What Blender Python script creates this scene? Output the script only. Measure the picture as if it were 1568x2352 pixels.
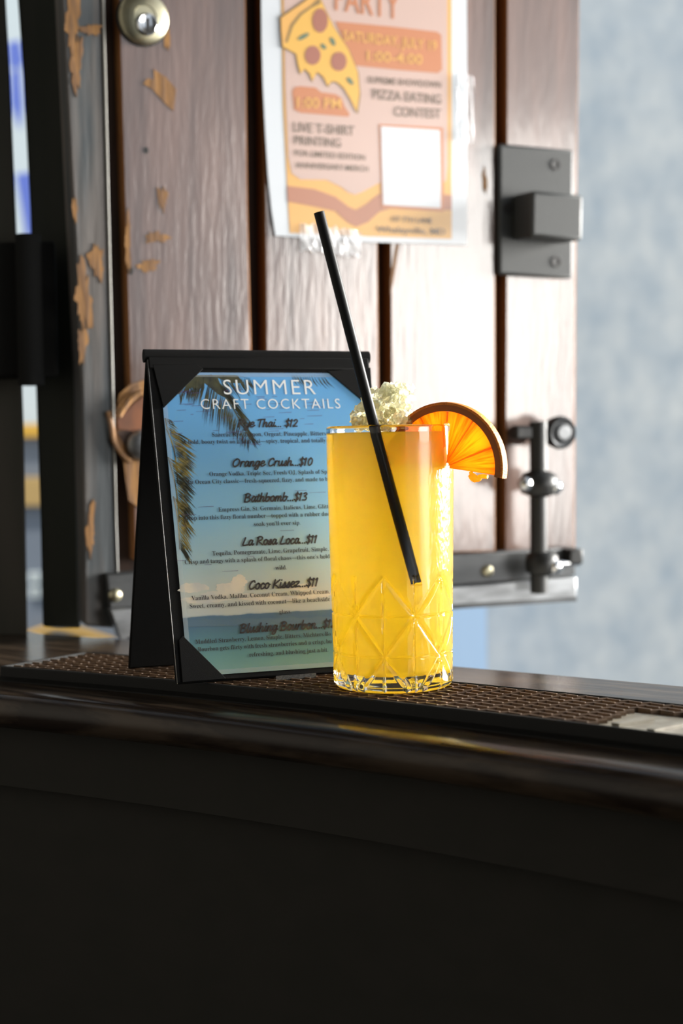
import bpy, math, random
import numpy as np
from mathutils import Vector as V, Matrix, noise
from mathutils.geometry import tessellate_polygon
for _o in list(bpy.data.objects): bpy.data.objects.remove(_o)
S = bpy.context.scene; COL = S.collection
# ---------------------------------------------------------------- camera
F = 3267.0; CX, CY = 784.0, 1176.0
CAM = V((0, 0, 1.21)); PITCH = math.atan((1176-1040)/F); ROLL = .016
FW = V((0, math.cos(PITCH), -math.sin(PITCH))); U0 = V((0, math.sin(PITCH), math.cos(PITCH))); XA = V((1, 0, 0))
RT = XA*math.cos(ROLL)-U0*math.sin(ROLL); UP = XA*math.sin(ROLL)+U0*math.cos(ROLL)
cd = bpy.data.cameras.new('camera'); cam = bpy.data.objects.new('camera', cd); COL.objects.link(cam); S.camera = cam
cd.sensor_fit = 'HORIZONTAL'; cd.sensor_width = 24; cd.lens = 24*F/1568; cd.clip_start = .01
cam.matrix_world = Matrix(((RT.x, UP.x, -FW.x, CAM.x), (RT.y, UP.y, -FW.y, CAM.y), (RT.z, UP.z, -FW.z, CAM.z), (0, 0, 0, 1)))
cd.dof.use_dof = True; cd.dof.focus_distance = .825; cd.dof.aperture_fstop = 5.5
# ---------------------------------------------------------------- light and exposure
W = bpy.data.worlds.new('overcast_sky'); S.world = W; W.use_nodes = True
bg = W.node_tree.nodes['Background']; bg.inputs[0].default_value = (.80, .89, 1, 1); bg.inputs[1].default_value = .95
la = bpy.data.lights.new('daylight', 'AREA'); la.shape = 'RECTANGLE'; la.size = .68; la.size_y = .9; la.energy = 21; la.color = (1, .96, .9)
lo = bpy.data.objects.new('daylight', la); COL.objects.link(lo); lo.location = (1.72, -.065, 1.25)
lo.rotation_euler = (V((.05, .95, 1.2))-V(lo.location)).to_track_quat('-Z', 'Y').to_euler()
lb = bpy.data.lights.new('street_daylight', 'AREA'); lb.shape = 'RECTANGLE'; lb.size = .9; lb.size_y = .8; lb.energy = 52; lb.color = (1, .97, .92)
lbo = bpy.data.objects.new('street_daylight', lb); COL.objects.link(lbo); lb.spread = 1.3; lbo.location = (1.85, 1.6, 1.5)
lbo.rotation_euler = (V((.03, .82, 1.15))-V(lbo.location)).to_track_quat('-Z', 'Y').to_euler()
su = bpy.data.lights.new('added_banner_sun', 'SUN'); su.energy = 2.6; su.angle = .01; su.color = (1, .95, .88)  # extra sun added from behind left to whiten the banner in the gap
suo = bpy.data.objects.new('added_banner_sun', su); COL.objects.link(suo); suo.location = (-1, -1, 5); suo.rotation_euler = V((.3, .4, -.87)).to_track_quat('-Z', 'Y').to_euler()
S.view_settings.view_transform = 'Standard'; S.view_settings.look = 'None'; S.view_settings.exposure = 0; S.view_settings.gamma = 1
S.view_settings.use_curve_mapping = False
cy = S.cycles; cy.max_bounces = 20; cy.diffuse_bounces = 8; cy.transmission_bounces = 16; cy.glossy_bounces = 6; cy.transparent_max_bounces = 24
cy.use_denoising = True; cy.sample_clamp_indirect = 20.0; cy.blur_glossy = .5
# ---------------------------------------------------------------- pixel geometry (only used to find real positions on real planes)
def ray(x, y): return FW+RT*((x-CX)/F)-UP*((y-CY)/F)
def onz(x, y, z):
    d = ray(x, y); return CAM+d*((z-CAM.z)/d.z)
def aty(x, y, Y):
    d = ray(x, y); return CAM+d*(Y/d.y)
def onpl(x, y, P, n):
    d = ray(x, y); return CAM+d*((P-CAM).dot(n)/d.dot(n))
# ---------------------------------------------------------------- materials
def mat(name, col, rough=.5, metal=0., col2=None, sc=(8, 8, 8), lo_=.4, hi=.6, detail=4, bump=0., bsc=None, spec=.5, coat=0., crough=.2, trans=0., ior=1.5, sss=0., rot=0.):
    m = bpy.data.materials.new(name); m.use_nodes = True; nt = m.node_tree; b = nt.nodes['Principled BSDF']; L = nt.links.new
    b.inputs['Base Color'].default_value = (*col, 1); b.inputs['Roughness'].default_value = rough; b.inputs['Metallic'].default_value = metal
    b.inputs['Specular IOR Level'].default_value = spec; b.inputs['Coat Weight'].default_value = coat; b.inputs['Coat Roughness'].default_value = crough; b.inputs['Coat IOR'].default_value = 1.75
    b.inputs['Transmission Weight'].default_value = trans; b.inputs['IOR'].default_value = ior
    if sss:
        b.inputs['Subsurface Weight'].default_value = 1; b.inputs['Subsurface Scale'].default_value = sss; b.inputs['Subsurface Radius'].default_value = (1, .6, .2)
    tc = nt.nodes.new('ShaderNodeTexCoord')
    def nz(s, d=detail):
        mp = nt.nodes.new('ShaderNodeMapping'); mp.inputs['Scale'].default_value = s; pr = nt.nodes.new('ShaderNodeMapping'); pr.inputs['Rotation'].default_value = (0, 0, rot); L(tc.outputs['Object'], pr.inputs[0]); L(pr.outputs[0], mp.inputs[0])
        n = nt.nodes.new('ShaderNodeTexNoise'); n.inputs['Scale'].default_value = 1; n.inputs['Detail'].default_value = d; L(mp.outputs[0], n.inputs[0]); return n
    if col2:
        n = nz(sc); r = nt.nodes.new('ShaderNodeValToRGB'); r.color_ramp.elements[0].position = lo_; r.color_ramp.elements[1].position = hi
        r.color_ramp.elements[0].color = (*col, 1); r.color_ramp.elements[1].color = (*col2, 1); L(n.outputs[0], r.inputs[0]); L(r.outputs[0], b.inputs['Base Color'])
    if bump:
        n2 = nz(bsc or sc, 6); bp = nt.nodes.new('ShaderNodeBump'); bp.inputs['Strength'].default_value = bump; bp.inputs['Distance'].default_value = .002
        L(n2.outputs[0], bp.inputs['Height']); L(bp.outputs[0], b.inputs['Normal'])
        if coat: L(bp.outputs[0], b.inputs['Coat Normal'])
    return m
def mix_in(m, fac, build):   # blends a second shader (built by the callback) into material m
    nt = m.node_tree; out = nt.nodes['Material Output']; old = out.inputs[0].links[0].from_socket
    mx = nt.nodes.new('ShaderNodeMixShader'); mx.inputs[0].default_value = fac
    nt.links.new(old, mx.inputs[1]); nt.links.new(build(nt), mx.inputs[2]); nt.links.new(mx.outputs[0], out.inputs[0]); return mx
def transl(col):
    def f(nt):
        n = nt.nodes.new('ShaderNodeBsdfTranslucent'); n.inputs[0].default_value = (*col, 1); return n.outputs[0]
    return f
def transp(col):
    def f(nt):
        n = nt.nodes.new('ShaderNodeBsdfTransparent'); n.inputs[0].default_value = (*col, 1); return n.outputs[0]
    return f
VS = (60, 60, 5)
M = dict(
    plank=mat('varnished_brown_wood', (.065, .032, .021), .45, col2=(.16, .086, .062), sc=(45, 45, 4), lo_=.35, hi=.7, bump=.16, bsc=(220, 220, 26), spec=.6, coat=1., crough=.15),
    grey=mat('weathered_grey_paint', (.055, .063, .068), .65, col2=(.13, .115, .105), sc=VS, bump=.5, bsc=(120, 120, 8)),
    edge=mat('pale_lit_edge', (.24, .23, .20), .5, col2=(.36, .36, .34), sc=(40, 40, 9)),  # paler tone stands for light falling on the grey board's edge
    plank_edge=mat('raw_plank_edge', (.20, .085, .03), .8, spec=.1),
    raw=mat('bare_orange_wood', (.30, .145, .04), .7, col2=(.17, .085, .035), sc=(200, 200, 25), bump=.3),
    backing=mat('dark_brown_backing', (.05, .024, .014), .7, col2=(.035, .018, .012), sc=VS),
    post=mat('dark_post_paint', (.028, .024, .017), .6, col2=(.02, .02, .013), sc=VS),
    green=mat('dark_green_paint', (.012, .016, .009), .6, col2=(.018, .02, .013), sc=VS),
    black=mat('black_leatherette', (.009, .0088, .0085), .7, bump=.12, bsc=(2600, 2600, 2600), spec=.08),
    blackm=mat('black_painted_metal', (.012, .012, .011), .4, spec=.4),
    hinge=mat('matt_black_iron', (.010, .010, .0095), .8, spec=.1),
    plate=mat('grey_black_powder_coat', (.034, .036, .035), .55, bump=.1, bsc=(500, 500, 500)),
    hole=mat('dark_screw_recess', (.012, .011, .010), .6),
    steel=mat('dull_steel', (.30, .31, .32), .42, .9, col2=(.18, .185, .19), sc=(20, 20, 60)),
    rail=mat('dark_rail_metal', (.085, .088, .09), .45, .6, col2=(.05, .052, .055), sc=(20, 20, 60)),
    brass=mat('tarnished_nickel', (.50, .46, .32), .4, 1., col2=(.36, .34, .24), sc=(60, 60, 60)),
    chrome=mat('chrome', (.7, .7, .7), .15, 1.),
    wood=mat('dark_bar_wood', (.020, .013, .009), .22, col2=(.06, .042, .028), sc=(14, 130, 60), lo_=.44, hi=.58, bump=.10, bsc=(14, 160, 60), spec=.26, rot=.635),
    front=mat('dark_bar_front', (.034, .031, .026), .8, spec=.2, col2=(.031, .029, .024), sc=(5, 50, 50)),
    mat=mat('black_rubber', (.02, .02, .019), .7, spec=.2),
    rib=mat('brown_rubber', (.15, .09, .05), .38, col2=(.11, .066, .036), sc=(150, 150, 150)),
    logo=mat('grey_brown_rubber', (.22, .20, .155), .4, col2=(.16, .14, .105), sc=(120, 120, 120)),
    straw=mat('black_straw_plastic', (.008, .0078, .007), .4, spec=.15),
    peel=mat('orange_peel', (.80, .25, .015), .35, col2=(.70, .19, .01), sc=(300, 300, 300), bump=.6, bsc=(900, 900, 900)),
    pith=mat('orange_pith', (.34, .12, .02), .6, bump=.2, bsc=(400, 400, 400)),
    pulp=mat('orange_pulp', (.88, .36, .012), .25, col2=(.82, .27, .006), sc=(260, 260, 260), bump=.6, bsc=(350, 350, 350)),
    membrane=mat('orange_membrane', (.9, .5, .05), .4),
    paper=mat('white_poster_paper', (.60, .63, .665), .25),
    stucco=mat('blue_grey_stucco', (.37, .44, .50), .8, col2=(.60, .635, .64), sc=(22, 22, 14), lo_=.25, hi=.78, detail=7, bump=.8, bsc=(30, 30, 30)),
    paleblue=mat('pale_blue_panel', (.40, .58, .82), .6),
    asphalt=mat('grey_asphalt', (.16, .17, .18), .9, col2=(.20, .21, .22), sc=(20, 20, 20)),
    white=mat('white_banner', (.9, .93, .91), .5),
    blue=mat('blue_print', (.30, .38, .75), .5),
    yellow=mat('yellow_paint', (.80, .45, .06), .5),
    tan=mat('tan_paint', (.55, .36, .13), .6),
    slate=mat('blue_grey_paint', (.20, .23, .27), .6),
    plaster=mat('interior_paint', (.22, .205, .18), .8, col2=(.2, .19, .165), sc=(3, 3, 3)),
    floor=mat('dark_floor', (.03, .026, .022), .6, col2=(.022, .02, .018), sc=(5, 5, 5)),
    ink=mat('dark_brown_ink', (.020, .014, .012), .55),
    whiteink=mat('white_ink', (.72, .74, .74), .5),
    olive=mat('olive_frond_ink', (.060, .060, .022), .5, col2=(.02, .022, .014), sc=(90, 90, 90)),
    gold=mat('yellow_frond_ink', (.26, .20, .045), .5, col2=(.035, .035, .014), sc=(120, 120, 120), lo_=.4, hi=.55),
    scratch=mat('purple_scratch_ink', (.10, .05, .16), .5),
    tag=mat('grey_woven_tag', (.035, .035, .035), .8, col2=(.07, .07, .07), sc=(900, 900, 2500), detail=0),
    p_pink=mat('print_dusty_pink', (.52, .37, .32), .3), p_or=mat('print_orange', (.66, .36, .10), .3), p_br=mat('print_brown', (.40, .17, .10), .3),
    p_rust=mat('print_rust', (.48, .19, .09), .3), p_pizza=mat('print_cheese', (.66, .38, .08), .3), p_pep=mat('print_pepperoni', (.33, .13, .09), .3),
    p_green=mat('print_green', (.12, .17, .11), .3), p_out=mat('print_outline', (.25, .16, .06), .3), p_ink=mat('print_grey_ink', (.17, .13, .10), .3),
)
# clear things
M['glass'] = mat('clear_glass', (1, 1, 1), .0, trans=1., ior=1.5)
def fog(m):    # breath-fine condensation dulls the upper glass; the cut base and the rim stay clear
    nt = m.node_tree; L = nt.links.new; tc = nt.nodes.new('ShaderNodeTexCoord'); sp = nt.nodes.new('ShaderNodeSeparateXYZ'); L(tc.outputs['Object'], sp.inputs[0])
    r = nt.nodes.new('ShaderNodeValToRGB'); mu_ = nt.nodes.new('ShaderNodeMath'); mu_.operation = 'MULTIPLY'; mu_.inputs[1].default_value = 1/.15; L(sp.outputs[2], mu_.inputs[0]); L(mu_.outputs[0], r.inputs[0])
    e = r.color_ramp.elements; e[0].position = .38; e[0].color = (0, 0, 0, 1); e[1].position = .48; e[1].color = (.2, .2, .2, 1)
    a = e.new(.93); a.color = (.2, .2, .2, 1); b = e.new(.96); b.color = (0, 0, 0, 1); L(r.outputs[0], nt.nodes['Principled BSDF'].inputs['Roughness'])
fog(M['glass'])
M['ice'] = mat('crushed_ice', (.99, .98, .88), .06, trans=1., ior=1.31); mix_in(M['ice'], .33, transl((1., .985, .80)))
M['drop'] = mat('water_drops', (1, 1, 1), .0, trans=1., ior=1.33)
M['tape'] = mat('clear_tape', (.9, .92, .95), .15, bump=1., bsc=(120, 120, 120), coat=1.); mix_in(M['tape'], .55, transp((1, 1, 1)))
mix_in(M['pulp'], .75, transl((1., .47, .02))); mix_in(M['membrane'], .6, transl((1, .62, .07))); mix_in(M['pith'], .12, transl((.8, .25, .03)))
m = M['liquid'] = mat('cloudy_orange_juice', (.94, .755, .11), .35, col2=(.92, .68, .05), sc=(25, 25, 25), spec=.2)
mix_in(m, .55, transl((1., .835, .13))); mix_in(m, .12, transp((1, .8, .15)))
mix_in(M['white'], .75, transl((.97, 1, .98))); mix_in(M['blue'], .6, transl((.45, .55, .98)))
# menu picture: a printed beach scene, colour by height on the card
def card_mat():
    m = bpy.data.materials.new('printed_beach_picture'); m.use_nodes = True; nt = m.node_tree; b = nt.nodes['Principled BSDF']; L = nt.links.new
    b.inputs['Roughness'].default_value = .35
    uv = nt.nodes.new('ShaderNodeUVMap'); uv.uv_map = 'UVMap'; sp = nt.nodes.new('ShaderNodeSeparateXYZ'); L(uv.outputs[0], sp.inputs[0])
    nz = nt.nodes.new('ShaderNodeTexNoise'); nz.inputs['Scale'].default_value = 9; nz.inputs['Detail'].default_value = 3; L(uv.outputs[0], nz.inputs[0])
    r = nt.nodes.new('ShaderNodeValToRGB'); cr = r.color_ramp
    st = [(0, (.17, .30, .26)), (.05, (.12, .26, .24)), (.10, (.085, .20, .22)), (.165, (.06, .12, .19)), (.184, (.075, .14, .20)), (.188, (.42, .45, .42)), (.24, (.46, .47, .40)),
          (.34, (.34, .46, .47)), (.50, (.22, .44, .60)), (.72, (.14, .36, .60)), (1, (.11, .34, .66))]
    while len(cr.elements) < len(st): cr.elements.new(.5)
    for e, (p, c) in zip(cr.elements, st): e.position = p; e.color = (*c, 1)
    w = nt.nodes.new('ShaderNodeMath'); w.operation = 'MULTIPLY_ADD'; L(nz.outputs[0], w.inputs[0]); w.inputs[1].default_value = .012; L(sp.outputs[1], w.inputs[2])
    w2 = nt.nodes.new('ShaderNodeMath'); w2.operation = 'SUBTRACT'; L(w.outputs[0], w2.inputs[0]); w2.inputs[1].default_value = .006
    L(w2.outputs[0], r.inputs[0])
    L(r.outputs[0], b.inputs['Base Color']); return m
M['beach'] = card_mat()
M['cloud'] = mat('cream_cloud_ink', (.62, .56, .44), .5, col2=(.46, .46, .42), sc=(60, 60, 60))
M['haze'] = mat('pale_sleeve_edge', (.55, .6, .6), .3); mix_in(M['haze'], .72, transp((1, 1, 1)))
# ---------------------------------------------------------------- builders
class MB:
    def __init__(s): s.v = []; s.f = []
    def add(s, vs, fs):
        n = len(s.v); s.v += [V(p) for p in vs]; s.f += [tuple(i+n for i in f) for f in fs]; return s
    def prism(s, pts, off):          # polygon pushed along a vector
        n = len(pts); pts = [V(p) for p in pts]; off = V(off); vs = pts+[p+off for p in pts]
        fs = [(i, (i+1) % n, n+(i+1) % n, n+i) for i in range(n)]
        if n == 4: fs += [(3, 2, 1, 0), (4, 5, 6, 7)]
        else:
            for t in tessellate_polygon([pts]): fs += [(t[2], t[1], t[0]), tuple(i+n for i in t)]
        return s.add(vs, fs)
    def flat(s, pts):
        pts = [V(p) for p in pts]; return s.add(pts, [tuple(t) for t in tessellate_polygon([pts])])
    def box(s, o, a, b, c):          # corner and three edge vectors
        o, a, b, c = V(o), V(a), V(b), V(c); return s.prism([o, o+a, o+a+b, o+b], c)
    def tube(s, path, r, n=16, cap=True):
        path = [V(p) for p in path]; rs = r if isinstance(r, (list, tuple)) else [r]*len(path); k = len(s.v); m = len(path)
        t0 = (path[1]-path[0]).normalized(); ax = t0.orthogonal().normalized()
        for i, p in enumerate(path):
            t = (path[min(i+1, m-1)]-path[max(i-1, 0)]).normalized(); ax = (ax-t*ax.dot(t)).normalized(); bi = t.cross(ax)
            s.v += [p+(ax*math.cos(2*math.pi*j/n)+bi*math.sin(2*math.pi*j/n))*rs[i] for j in range(n)]
        for i in range(m-1):
            for j in range(n): a = k+i*n+j; b = k+i*n+(j+1) % n; s.f.append((a, b, b+n, a+n))
        if cap: s.f += [tuple(k+j for j in range(n))[::-1], tuple(k+(m-1)*n+j for j in range(n))]
        return s
    def lathe(s, prof, o, axis, n=32):   # profile of (radius, height along axis)
        o = V(o); z = V(axis).normalized(); x = z.orthogonal().normalized(); y = z.cross(x); k = len(s.v); m = len(prof)
        for r, h in prof: s.v += [o+z*h+(x*math.cos(2*math.pi*j/n)+y*math.sin(2*math.pi*j/n))*max(r, 1e-5) for j in range(n)]
        for i in range(m-1):
            for j in range(n): a = k+i*n+j; b = k+i*n+(j+1) % n; s.f.append((a, b, b+n, a+n))
        return s
def label(o, lab, cat, group=None, kind=None):
    o['label'] = lab; o['category'] = cat
    if group: o['group'] = group
    if kind: o['kind'] = kind
    return o
def root(name, loc, lab, cat, group=None, kind=None):
    o = bpy.data.objects.new(name, None); COL.objects.link(o); o.location = loc; o['o'] = list(loc); o.empty_display_size = .02
    return label(o, lab, cat, group, kind)
def obj(name, mb, m, parent=None, loc=None, smooth=35, bevel=0, seg=2):
    if parent is not None: org = V(parent['o'])
    else: org = V(loc) if loc is not None else V((0, 0, 0))
    me = bpy.data.meshes.new(name); me.from_pydata([tuple(p-org) for p in mb.v], [], mb.f); me.update()
    me.materials.append(M[m] if isinstance(m, str) else m)
    o = bpy.data.objects.new(name, me); COL.objects.link(o); o['o'] = list(org)
    if parent is not None: o.parent = parent
    else: o.location = org
    if smooth: me.shade_smooth(); me.set_sharp_from_angle(angle=math.radians(smooth))
    if bevel:
        b = o.modifiers.new('bevel', 'BEVEL'); b.width = bevel; b.segments = seg; b.limit_method = 'ANGLE'
    return o
def smoothpath(pts, n=6):
    out = []
    for i in range(len(pts)-1):
        p0 = pts[max(i-1, 0)]; p1 = pts[i]; p2 = pts[i+1]; p3 = pts[min(i+2, len(pts)-1)]
        for k in range(n):
            t = k/n; out.append(tuple(.5*(2*b+(c-a)*t+(2*a-5*b+4*c-d)*t*t+(3*b-a-3*c+d)*t**3) for a, b, c, d in zip(p0, p1, p2, p3)))
    out.append(tuple(pts[-1])); return out
def serif(t):
    r = ''
    for c in t:
        if 'A' <= c <= 'Z': r += chr(0x1D400+ord(c)-65)
        elif 'a' <= c <= 'z': r += chr(0x1D41A+ord(c)-97)
        else: r += c
    return r
def glyphs(t, off=0., space=1.):
    c = bpy.data.curves.new('t', 'FONT'); c.body = t; c.offset = off; c.space_character = space; c.resolution_u = 3
    o = bpy.data.objects.new('t', c); COL.objects.link(o); d = bpy.context.evaluated_depsgraph_get(); d.update()
    me = o.evaluated_get(d).to_mesh(); vs = [(v.co.x, v.co.y) for v in me.vertices]; fs = [tuple(p.vertices) for p in me.polygons]
    bpy.data.objects.remove(o); bpy.data.curves.remove(c); return vs, fs
def put_text(mb, g, A, width, u, v, hs=1.):
    vs, fs = g; x0 = min(p[0] for p in vs); x1 = max(p[0] for p in vs); k = width/(x1-x0)
    mb.add([A+u*((x-x0)*k)+v*(y*k*hs) for x, y in vs], fs)
# brush-script letters as strokes (x-height 1), drawn with a round pen
G = {
 'R': (1.25, [[(.2, 1.5), (.1, .8), (.05, 0)], [(-.05, 1.35), (.4, 1.6), (.95, 1.4), (.8, .95), (.25, .75), (.6, .45), (1.15, .02)]]),
 'y': (1.0, [[(.1, .9), (.12, .35), (.4, .1), (.75, .5), (.85, .95)], [(.85, .95), (.75, .1), (.55, -.5), (.15, -.6), (.2, -.25), (1.0, .3)]]),
 'e': (.85, [[(.1, .45), (.6, .6), (.7, .9), (.35, 1.0), (.1, .55), (.25, .05), (.55, .05), (.95, .35)]]),
 'T': (1.1, [[(.55, 1.5), (.45, .8), (.4, 0)], [(-.05, 1.4), (.5, 1.52), (1.15, 1.55)]]),
 'h': (1.0, [[(.2, 1.6), (.12, .8), (.05, 0)], [(.1, .5), (.45, .95), (.7, .8), (.6, .2), (.75, .02), (1.0, .25)]]),
 'a': (1.0, [[(.75, .85), (.4, 1.0), (.1, .5), (.25, .02), (.6, .25), (.78, .9)], [(.78, .9), (.7, .25), (.85, .02), (1.05, .25)]]),
 'i': (.5, [[(.2, .95), (.12, .3), (.25, .02), (.5, .25)], [(.27, 1.38), (.29, 1.42)]]),
 'O': (1.45, [[(.75, 1.5), (.2, 1.1), (.1, .4), (.5, 0), (1.1, .4), (1.2, 1.15), (.75, 1.5), (.5, 1.35)]]),
 'r': (.75, [[(.15, .95), (.1, .5), (.05, 0)], [(.1, .5), (.35, .95), (.7, .9)]]),
 'n': (1.0, [[(.15, .95), (.1, .5), (.05, 0)], [(.1, .45), (.45, .95), (.7, .8), (.6, .2), (.75, .02), (1.0, .25)]]),
 'g': (1.0, [[(.75, .85), (.4, 1.0), (.1, .5), (.25, .1), (.6, .3), (.8, .95)], [(.8, .95), (.7, .0), (.5, -.55), (.1, -.55), (.2, -.2), (1.0, .3)]]),
 'C': (1.15, [[(1.0, 1.2), (.8, 1.5), (.3, 1.2), (.1, .5), (.35, .02), (.75, .1), (1.05, .35)]]),
 'u': (1.0, [[(.12, .95), (.1, .3), (.3, .02), (.6, .3), (.75, .95)], [(.75, .95), (.68, .25), (.82, .02), (1.02, .25)]]),
 's': (.75, [[(.05, .1), (.35, .6), (.45, 1.0), (.6, .5), (.5, .05), (.1, .05)], [(.5, .1), (.8, .3)]]),
 'B': (1.2, [[(.2, 1.5), (.1, .8), (.05, 0)], [(-.05, 1.35), (.4, 1.58), (.9, 1.35), (.7, .95), (.25, .82), (.8, .75), (1.0, .35), (.6, .0), (.05, .05)]]),
 't': (.6, [[(.3, 1.4), (.18, .7), (.15, .15), (.35, .02), (.6, .25)], [(-.05, .98), (.55, 1.08)]]),
 'b': (.95, [[(.2, 1.6), (.1, .8), (.1, .15), (.4, .0), (.75, .4), (.6, .9), (.2, .7)], [(.6, .9), (.95, .75)]]),
 'o': (.9, [[(.5, 1.0), (.12, .75), (.12, .2), (.45, .0), (.75, .4), (.68, .85), (.45, 1.0)], [(.68, .8), (.95, .7)]]),
 'm': (1.4, [[(.15, .95), (.1, .5), (.05, 0)], [(.1, .45), (.4, .95), (.6, .8), (.55, .05)], [(.57, .45), (.9, .95), (1.1, .8), (1.02, .2), (1.15, .02), (1.4, .25)]]),
 'L': (1.05, [[(.35, 1.5), (.2, .8), (.05, .1), (.4, .02), (1.0, .12)]]),
 'c': (.8, [[(.65, .8), (.45, 1.0), (.12, .6), (.2, .05), (.5, .03), (.85, .3)]]),
 'K': (1.15, [[(.25, 1.5), (.15, .8), (.05, 0)], [(1.1, 1.45), (.55, .95), (.18, .7), (.6, .4), (1.1, .02)]]),
 'z': (.85, [[(.05, .9), (.4, 1.0), (.7, .92), (.3, .4), (.02, .05), (.4, .1), (.85, .15)]]),
 'l': (.5, [[(.3, 1.6), (.15, .8), (.12, .15), (.28, .02), (.5, .25)]]),
 '$': (.95, [[(.85, 1.2), (.5, 1.4), (.15, 1.1), (.5, .75), (.75, .4), (.4, .05), (.0, .25)], [(.5, 1.65), (.4, -.2)]]),
 '1': (.65, [[(.0, 1.15), (.3, 1.45), (.2, .7), (.15, 0)]]),
 '2': (.95, [[(.05, 1.15), (.4, 1.45), (.75, 1.2), (.5, .6), (.02, .05), (.4, .08), (.85, .08)]]),
 '0': (1.0, [[(.5, 1.45), (.15, 1.0), (.15, .3), (.42, 0), (.8, .4), (.82, 1.1), (.5, 1.45)]]),
 '3': (.9, [[(.1, 1.3), (.5, 1.45), (.7, 1.15), (.3, .8), (.7, .55), (.55, .08), (.0, .1)]]),
 '.': (.42, [[(.12, .02), (.16, .05)]]), ' ': (.6, []),
}
def brush(t, pen=.15, slant=.27):
    vs = []; fs = []; x = 0
    for ch in t:
        adv, sts = G[ch]
        for st in sts:
            p = smoothpath(st, 5) if len(st) > 2 else st
            p = [(x+a+b*slant, b) for a, b in p]; m = len(p); k = len(vs)
            for i, q in enumerate(p):
                a = p[max(i-1, 0)]; b = p[min(i+1, m-1)]; dx, dy = b[0]-a[0], b[1]-a[1]; l = math.hypot(dx, dy) or 1
                w = pen*(1.0 if ch != '.' else 1.3)*(.85 if i in (0, m-1) else 1); vs += [(q[0]-dy/l*w, q[1]+dx/l*w), (q[0]+dy/l*w, q[1]-dx/l*w)]
            for i in range(m-1): fs.append((k+2*i, k+2*i+1, k+2*i+3, k+2*i+2))
            for q in (p[0], p[-1]):
                k = len(vs); vs += [(q[0]+math.cos(j*math.pi/5)*pen*.95, q[1]+math.sin(j*math.pi/5)*pen*.95) for j in range(10)]; fs.append(tuple(range(k, k+10)))
        x += adv*1.03
    return vs, fs
rnd = random.Random(7)
# ================================================================= setting
ZM = CAM.z-.135; ZB = ZM-.010            # mat top, bar top
SD = V((.805, -.593, 0)); TD = V((.593, .805, 0)); SO = V((0, .8, 0))
def sfit(pts, z):
    P = [onz(x, y, z)-SO for x, y in pts]; s = [p.dot(SD) for p in P]; t = [p.dot(TD) for p in P]
    c = np.polyfit(s, t, 2); a, b = min(s), max(s)
    def f(q):
        if q < a: return float(np.polyval(c, a)+(2*c[0]*a+c[1])*(q-a))
        if q > b: return float(np.polyval(c, b)+(2*c[0]*b+c[1])*(q-b))
        return float(np.polyval(c, q))
    return f
def ST(s, t, z): return SO+SD*s+TD*t+V((0, 0, z))
bar_front = sfit([(0, 1599), (357, 1632), (714, 1672), (1000, 1713), (1568, 1790)], ZB)
mat_front = sfit([(0, 1530), (400, 1563), (800, 1600), (1000, 1625), (1400, 1668), (1568, 1690)], ZM)
bar_back = sfit([(70, 1452), (240, 1466), (1040, 1530), (1300, 1553), (1568, 1577)], ZB)
def struct(name, mb, m, lab, cat, **k):
    return label(obj(name, mb, m, **k), lab, cat, kind='structure')
s0, s1 = -.75, 1.5
# bar counter
bar = root('bar_counter', ST(0, bar_front(0)+.1, 0), 'dark stained wooden bar counter with a rounded front edge', 'bar counter')
ss = [s0+(s1-s0)*i/60 for i in range(61)]
mb = MB(); prof = []
for a in range(0, 7):
    q = a/6*math.pi; prof.append((-.011*math.sin(q)+.011-.0, -.011+.011*math.cos(q)))
rows = []
for s in ss:
    f, b = bar_front(s), bar_back(s); r = [ST(s, b, ZB)]+[ST(s, f+.6*(b-f), ZB), ST(s, f+.02, ZB)]+[ST(s, f+x, ZB+z) for x, z in prof]+[ST(s, b, ZB-.022)]
    rows.append(r)
n = len(rows[0]); vs = [p for r in rows for p in r]
fs = [(i*n+j, i*n+(j+1) % n, (i+1)*n+(j+1) % n, (i+1)*n+j) for i in range(len(ss)-1) for j in range(n)]
mb.add(vs, fs+[tuple(range(n))[::-1], tuple(len(vs)-n+i for i in range(n))]); o = obj('bar_top', mb, 'wood', bar, smooth=50)
mb = MB()
for i in range(60):
    a, b = ss[i], ss[i+1]; fa, fb = bar_front(a)+.035, bar_front(b)+.035
    mb.add([ST(a, fa, 0), ST(b, fb, 0), ST(b, fb, ZB-.022), ST(a, fa, ZB-.022)], [(0, 1, 2, 3)])
    mb.add([ST(a, fa+.03, 0), ST(b, fb+.03, 0), ST(b, fb+.03, ZB-.022), ST(a, fa+.03, ZB-.022)], [(3, 2, 1, 0)])
obj('front_panel', mb, 'front', bar)
mb = MB(); rows = []
for s in ss:
    f = bar_front(s)+.035; rows += [ST(s, f-.012, ZB-.0225), ST(s, f, ZB-.0225), ST(s, f, ZB-.062), ST(s, f-.012, ZB-.062)]
mb.add(rows, [(i*4+j, i*4+(j+1) % 4, i*4+4+(j+1) % 4, i*4+4+j) for i in range(60) for j in range(4)]); obj('edge_moulding', mb, 'front', bar, smooth=0)
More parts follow.
